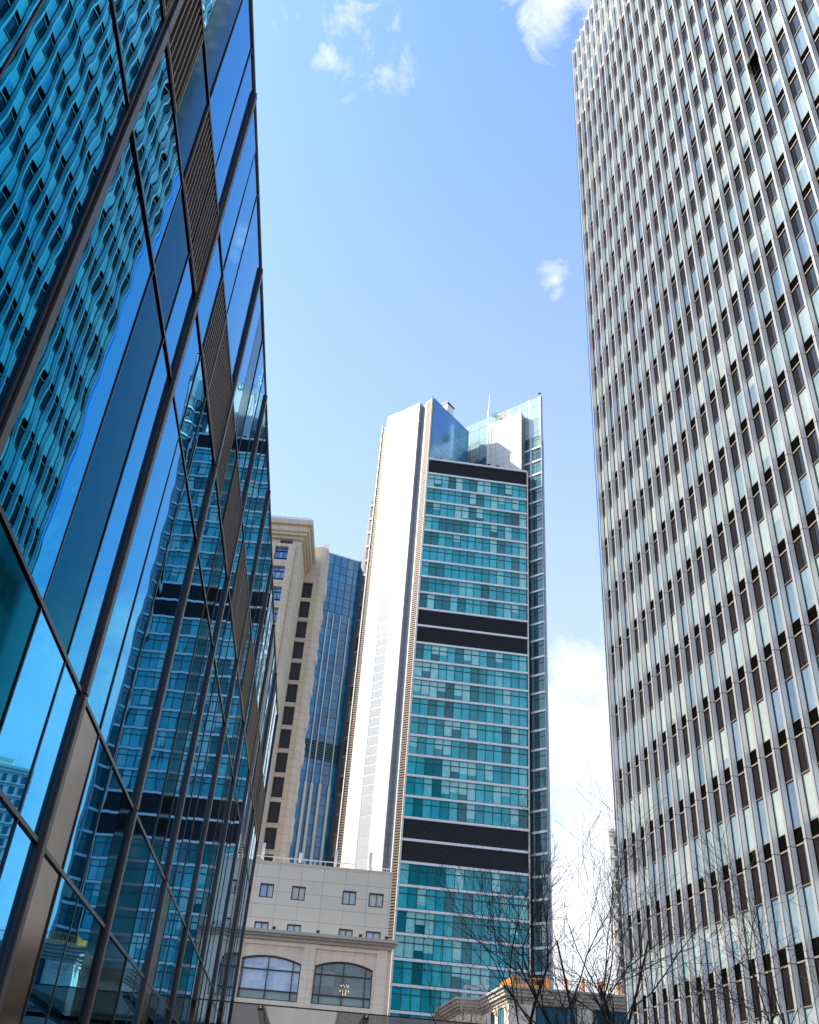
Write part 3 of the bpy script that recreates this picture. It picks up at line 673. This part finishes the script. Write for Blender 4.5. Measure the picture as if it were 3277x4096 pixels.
for bx in (0, -6.2):
    for k in range(18):
        z = 75.75 - 3.6 * k
        f = part(lambda m: [m.box(F1, x0 + bx, x1 + bx, .1, .42, a, c) for x0, x1, a, c in ((-20.05, -18.05, z + .001, z + .09), (-20.05, -18.05, z + 1.75, z + 1.84), (-20.05, -18.05, z + .5, z + .57), (-20.05, -19.97, z + .1, z + 2.44), (-18.13, -18.05, z + .1, z + 2.44), (-19.48, -19.42, z + .58, z + 1.74), (-18.72, -18.66, z + .58, z + 1.74), (-19.09, -19.03, z + 1.85, z + 2.44), (-19.09, -19.03, z + .1, z + .49))], 'window', M_wf, ST)
        part(lambda m: m.quad(F1.p(-20.0 + bx, .25, z), F1.p(-18.1 + bx, .25, z), F1.p(-18.1 + bx, .25, z + 2.5), F1.p(-20.0 + bx, .25, z + 2.5)), 'pane', M_bw, f, fix=False)
F2 = Frame(0, 134.1, 90, 1); e2 = 1.081
def vol2(m):
    rounded(m, F2, -14.72, -12.95, -4, .0, GZ, 85.5, 1.0, (0, 1))
    m.box(F2, -17.5, -14.721, -4, -.6, GZ, 85.45)
    m.box(F2, -17.5, -16.38, -.599, -.0, GZ, 85.45); m.box(F2, -16.379, -14.721, -.599, -.03, 78.5, 85.4)
    for k in range(23):
        z = 75.6 - 3.62 * k; m.box(F2, -16.379, -14.721, -.599, -.05, z - .62, z); 
part(vol2, 'rear_volume', M_st, ST)
part(lambda m: [m.box(F2, -16.3, -14.75, -.59, -.38, 75.6 - 3.62 * k, 75.6 - 3.62 * k + 2.99) for k in range(22)], 'opening', M_lou, ST)
rb = random.Random(5)
for g_ in range(9):
    z = 79.5 - 5.6 * g_
    part(lambda m: [m.box(F2, -12.95, -12.95 + rb.uniform(.10, .34), -3.0, -1.2, z - i * .5, z - i * .5 + .5) for i in range(7)], 'wall_ornament', M_cream, ST)
part(lambda m: (m.box(F2, -14.2, -13.2, -3, -2.9, 85.5, 88.0), m.box(F2, -16.6, -16.3, -4, -3.9, 85.5, 91)), 'roof_aerial', M_whb, ST)

# ================================================================== blue glass tower
M_bg = panes('deep_blue_glass', [(0, (.006, .17, .40)), (.3, (.008, .20, .46)), (.55, (.006, .15, .35)), (.75, (.012, .23, .50)), (.9, (.008, .18, .42))], 68, 1.5, 1.85, 0, 0, .05, .6)
BT = thing('blue_tower', 'deep blue glass tower with cream ribs between the stone tower and central tower', 'building', Vector((-12, 172, 0)))
F3 = Frame(-16.24, 168.78, 68, 1)
part(lambda m: m.box(F3, -2, 12, -22, 0, GZ, 106.3), 'glass_wall', M_bg, BT)
part(lambda m: (m.box(F3, -2, 12, -.2, .06, 106.302, 106.6)), 'parapet', M_whb, BT)
part(lambda m: ([m.box(F3, -1.5 + 1.5 * i - .05, -1.5 + 1.5 * i + .05, .001, .12, GZ, 106.29) for i in range(9)], [m.box(F3, -2, 12, .001, .05, GZ + 1.85 * i, GZ + 1.85 * i + .07) for i in range(58)]), 'mullions', M_mull, BT)
M_rib = plain('cream_rib', (.58, .54, .47), .5)
for u_ in (1.55, 2.75, 4.3, 6.1, -1.5):
    part(lambda m: (m.box(F3, u_ - .09, u_ + .09, .13, .45, 57.6, 92.4), m.box(F3, u_ - .22, u_ + .22, .06, .55, GZ, 57.5)), 'rib', M_rib, BT)
part(lambda m: [m.box(F3, -2, 12, .05, .3, 62.2 + .45 * i, 62.4 + .45 * i) for i in range(8)], 'louver_band', M_mull, BT)

# ================================================================== cream pavilion at lower right
PV = thing('pavilion_building', 'cream stone building at lower right with a stepped cornice behind the bare trees', 'building', Vector((17, 104, 0)))
K = Vector((13.06, 99.0)); P1 = Vector((11.7, 108.3)); P2 = Vector((9.45, 108.2)); P3 = Vector((8.3, 116.5))
poly = [(K.x, K.y), (36, 99.6), (36, 130), (P3.x, 130), (P3.x, P3.y), (P2.x, P2.y), (P1.x, P1.y)]
def off(poly_, o):                           # grow the outline outwards by o
    out = []; n = len(poly_)
    for i in range(n):
        a, b_, c = Vector(poly_[i - 1]), Vector(poly_[i]), Vector(poly_[(i + 1) % n])
        e1 = (b_ - a).normalized(); e2_ = (c - b_).normalized(); n1 = Vector((e1.y, -e1.x)); n2_ = Vector((e2_.y, -e2_.x)); m_ = (n1 + n2_); m_ = m_ / max(.3, m_.length_squared) * 2
        out.append(tuple(b_ + m_ * o))
    return out
M_pv = tiled('pavilion_stone_tiles', (.86, .73, .60), 90, 1.0, .8, .014, .6, .6, .35, var=.04, streak=.06)
ZV = 15.6
part(lambda m: m.prism(poly, GZ, ZV - 1.3), 'wall', M_pv, PV)
part(lambda m: (m.prism(off(poly, .14), ZV - 1.3, ZV - 1.05), m.prism(off(poly, .3), ZV - 1.048, ZV - .8), m.prism(off(poly, .5), ZV - .798, ZV - .5), m.prism(off(poly, .62), ZV - .498, ZV - .2), m.prism(off(poly, .8), ZV - .198, ZV)), 'cornice', M_corn, PV)
F4 = Frame(0, 99.0, 90, 1)
M_pg = panes('pavilion_window_glass', [(0, (.03, .13, .18)), (.35, (.05, .26, .34)), (.6, (.02, .06, .08)), (.8, (.12, .30, .34))], 90, .95, 9, 15.65, 0, .05, .9)
for x0, x1 in ((15.65, 19.45), (21.1, 24.6)):
    f = part(lambda m: [m.box(F4, x0 + (x1 - x0) * i / 4 - .04, x0 + (x1 - x0) * i / 4 + .04, -.2, .14, 12.0, 14.2) for i in range(5)] + [m.box(F4, x0, x1, -.2, .13, z, z + .08) for z in (12.0, 14.12)], 'window', M_wf, PV)
    part(lambda m: m.quad(F4.p(x0, .04, 12.0), F4.p(x1, .04, 12.0), F4.p(x1, .04, 14.2), F4.p(x0, .04, 14.2)), 'pane', M_pg, f, fix=False)
sd_ = (P1 - K).normalized(); F5 = Frame(K.x, K.y, math.degrees(math.atan2(sd_.x, sd_.y)), -1)
for u0_, u1_ in ((1.6, 3.4), (4.8, 6.0)):
    f = part(lambda m: (m.box(F5, u0_, u1_, -.2, .10, 12.0, 12.08), m.box(F5, u0_, u1_, -.2, .10, 14.0, 14.08), m.box(F5, (u0_ + u1_) / 2 - .04, (u0_ + u1_) / 2 + .04, -.2, .09, 12.09, 13.99), m.box(F5, u0_, u0_ + .07, -.2, .1, 12.09, 13.99), m.box(F5, u1_ - .07, u1_, -.2, .1, 12.09, 13.99)), 'window', M_wf, PV)
    part(lambda m: m.quad(F5.p(u0_, .03, 12), F5.p(u1_, .03, 12), F5.p(u1_, .03, 14), F5.p(u0_, .03, 14)), 'pane', M_pg, f, fix=False)
for F_, uu in ((F4, 14.3), (F5, .7), (F5, 4.2)):
    part(lambda m: (m.box(F_, uu - .3, uu + .3, 0, .3, 13.9, 14.1), m.box(F_, uu - .22, uu + .22, 0, .2, 13.7, 13.898), m.box(F_, uu - .12, uu + .12, 0, .12, 13.2, 13.698)), 'wall_bracket', M_pv, PV)
M_or = plain('orange_wood', (.72, .26, .03), .5, var=.15, scale=3)
RF = thing('roof_fence', 'orange wooden fence with slim pickets along the pavilion roof edge', 'fence', Vector((13.5, 99.6, ZV + EYE)))
zf = ZV + .002
for x in (13.5, 16.9, 18.7, 20.35, 22.1, 23.75):
    part(lambda m: (m.box(F4, x - .11, x + .11, -.75, -.53, zf, zf + 1.15), m.box(F4, x - .14, x + .14, -.78, -.5, zf + 1.151, zf + 1.2)), 'post', M_or, RF)
part(lambda m: [m.box(F4, 13.62, 24.9, -.68, -.60, z, z + .06) for z in (zf + .12, zf + .98)], 'rail', M_or, RF)
part(lambda m: [m.box(F4, 13.65 + .21 * i, 13.69 + .21 * i, -.66, -.62, zf + .18, zf + .98) for i in range(53) if True], 'pickets', M_or, RF)
part(lambda m: ([m.box(F5, .5 + .24 * i, .66 + .24 * i, -.6, -.55, zf, zf + 1.05) for i in range(20)], m.box(F4, 13.0, 16.8, -5.0, -4.9, zf, zf + 1.1)), 'side_boards', M_or, RF)
AW = thing('roof_awning', 'small white awning frame on the lower step of the pavilion roof', 'awning', Vector((10.6, 106, ZV + EYE)))
part(lambda m: m.quad(Vector((9.6, 107.2, ZV + 1.15 + EYE)), Vector((12.2, 107.2, ZV + 1.3 + EYE)), Vector((12.2, 109.2, ZV + 1.3 + EYE)), Vector((9.6, 109.2, ZV + 1.15 + EYE))), 'awning_sheet', M_whb, AW)
part(lambda m: [m.box(F4, x, x + .06, -y - .06, -y, ZV + .002, ZV + 1.16) for x, y in ((9.7, 8.3), (11.9, 8.4), (9.7, 10.1))], 'awning_post', M_whb, AW)

# ================================================================== far sand-coloured tower
M_sand = tiled('sand_cladding', (.84, .71, .57), 48, 30, 2.85, .16, .72, .7, .3, var=.02)
FS = Frame(250 * math.sin(R(13.33)), 250 * math.cos(R(13.33)), 104, 1)
TS = thing('sand_tower', 'far sand coloured tower with paired dark windows showing beside the finned tower', 'building', FS.p(0, 0, GZ))
part(lambda m: (m.box(FS, 0, 13, -18, 0, GZ, 76.2), m.box(FS, 5, 13, -16, -1.5, 76.2, 79.0), m.box(FS, -.2, 13.2, -18.2, .2, 76.2, 76.9)), 'wall', M_sand, TS)
M_sw = plain('dark_blue_window', (.02, .07, .11), .1, spec=.9)
FS2 = Frame(FS.o.x, FS.o.y, 14, -1)
part(lambda m: ([m.box(FS, x, x + 1.15, .0, .05, z, z + 1.75) for x in (1.0, 3.0, 5.6, 7.6, 10.2) for z in [74.9 - 2.85 * k - 1.9 for k in range(25)]]), 'window', M_sw, TS)['kind'] = 'stuff'
part(lambda m: ([m.box(FS2, x, x + 1.1, .0, .05, z, z + 1.6) for x in (1.5, 3.3, 6, 7.8, 10.5, 12.3, 15) for z in [74.9 - 2.85 * k - 1.9 for k in range(25)]]), 'side_window', M_sw, TS)['kind'] = 'stuff'
part(lambda m: [m.box(FS, -.12, 13.1, .0, .14, z, z + .22) for z in [74.9 - 2.85 * k + .35 for k in range(25)]], 'string_course', M_sand, TS)

# ================================================================== bare trees
M_bark = plain('dark_bark', (.055, .04, .033), .9, var=.4, scale=14, bmp=.5)
def tree(x, y, seed, lab, height, aim=(0, 0), n1_=5, cat='tree', spread=.6, low=1.9):
    rg = random.Random(seed); base = Vector((x, y, 0))
    o = thing('bare_tree', lab, cat, base, 'bare street trees')
    tr = MB(); br = MB(); tw = MB()
    top = base + Vector((rg.uniform(-.15, .15), rg.uniform(-.1, .1), low + EYE * 0))
    tr.tube([base, base + Vector((.03, .0, low * .5)), top], [.10, .08, .06], 9)
    def grow(mb, p, d, L_, r, depth):
        pts = [p]; rads = [r]; nseg = 5 if depth < 3 else 3; cur = p.copy(); dd = d.normalized()
        for i in range(nseg):
            dd = (dd + Vector((rg.gauss(0, .17), rg.gauss(0, .17), rg.gauss(.06 if depth < 3 else .03, .08)))).normalized()
            cur = cur + dd * (L_ / nseg); pts.append(cur.copy()); rads.append(max(.0026, r * (1 - .62 * (i + 1) / nseg)))
        mb.tube(pts, rads, 6 if depth < 2 else (4 if depth < 3 else 3))
        if depth >= 5: return
        nb = (0, 4, 4, 3, 3)[depth]
        for j in range(nb):
            t = rg.uniform(.22, 1.0); i0 = min(nseg - 1, int(t * nseg)); f = t * nseg - i0; pp = pts[i0].lerp(pts[i0 + 1], f)
            ax = (pts[i0 + 1] - pts[i0]).normalized(); side = ax.cross(Vector((rg.gauss(0, 1), rg.gauss(0, 1), rg.gauss(0, 1)))).normalized()
            nd = (ax * rg.uniform(.6, 1.1) + side * rg.uniform(.45, .95) + Vector((0, 0, .18))).normalized()
            grow(br, pp, nd, L_ * rg.uniform(.45, .74), max(.003, rads[i0] * .62), depth + 1)
    for i in range(n1_):
        an = 2 * math.pi * i / n1_ + rg.uniform(-.3, .3)
        d = Vector((math.cos(an) * spread + aim[0], math.sin(an) * spread * .7 + aim[1], 1.0))
        grow(br, top - Vector((0, 0, rg.uniform(0, .35))), d, (height - low) * rg.uniform(.6, .82), .036, 1)
    tr.build('trunk', M_bark, o, smooth=True); br.build('branches', M_bark, o, smooth=True)
    return o
tree(2.3, 14.6, 11, 'bare tree leaning left across the foot of the central tower, leftmost of the group', 5.6, (-.22, 0), 3, spread=.75)
tree(3.3, 15.6, 23, 'bare tree whose tall twigs stand against the white sky', 6.2, (-.02, 0), 3, spread=.5)
tree(4.25, 14.8, 41, 'bare tree in front of the lower left corner of the finned tower', 5.6, (-.05, 0), 3, spread=.6)
tree(4.95, 14.4, 37, 'bare dark tree reaching far right across the fins, rightmost of the group', 5.3, (.14, 0), 4, spread=.85)
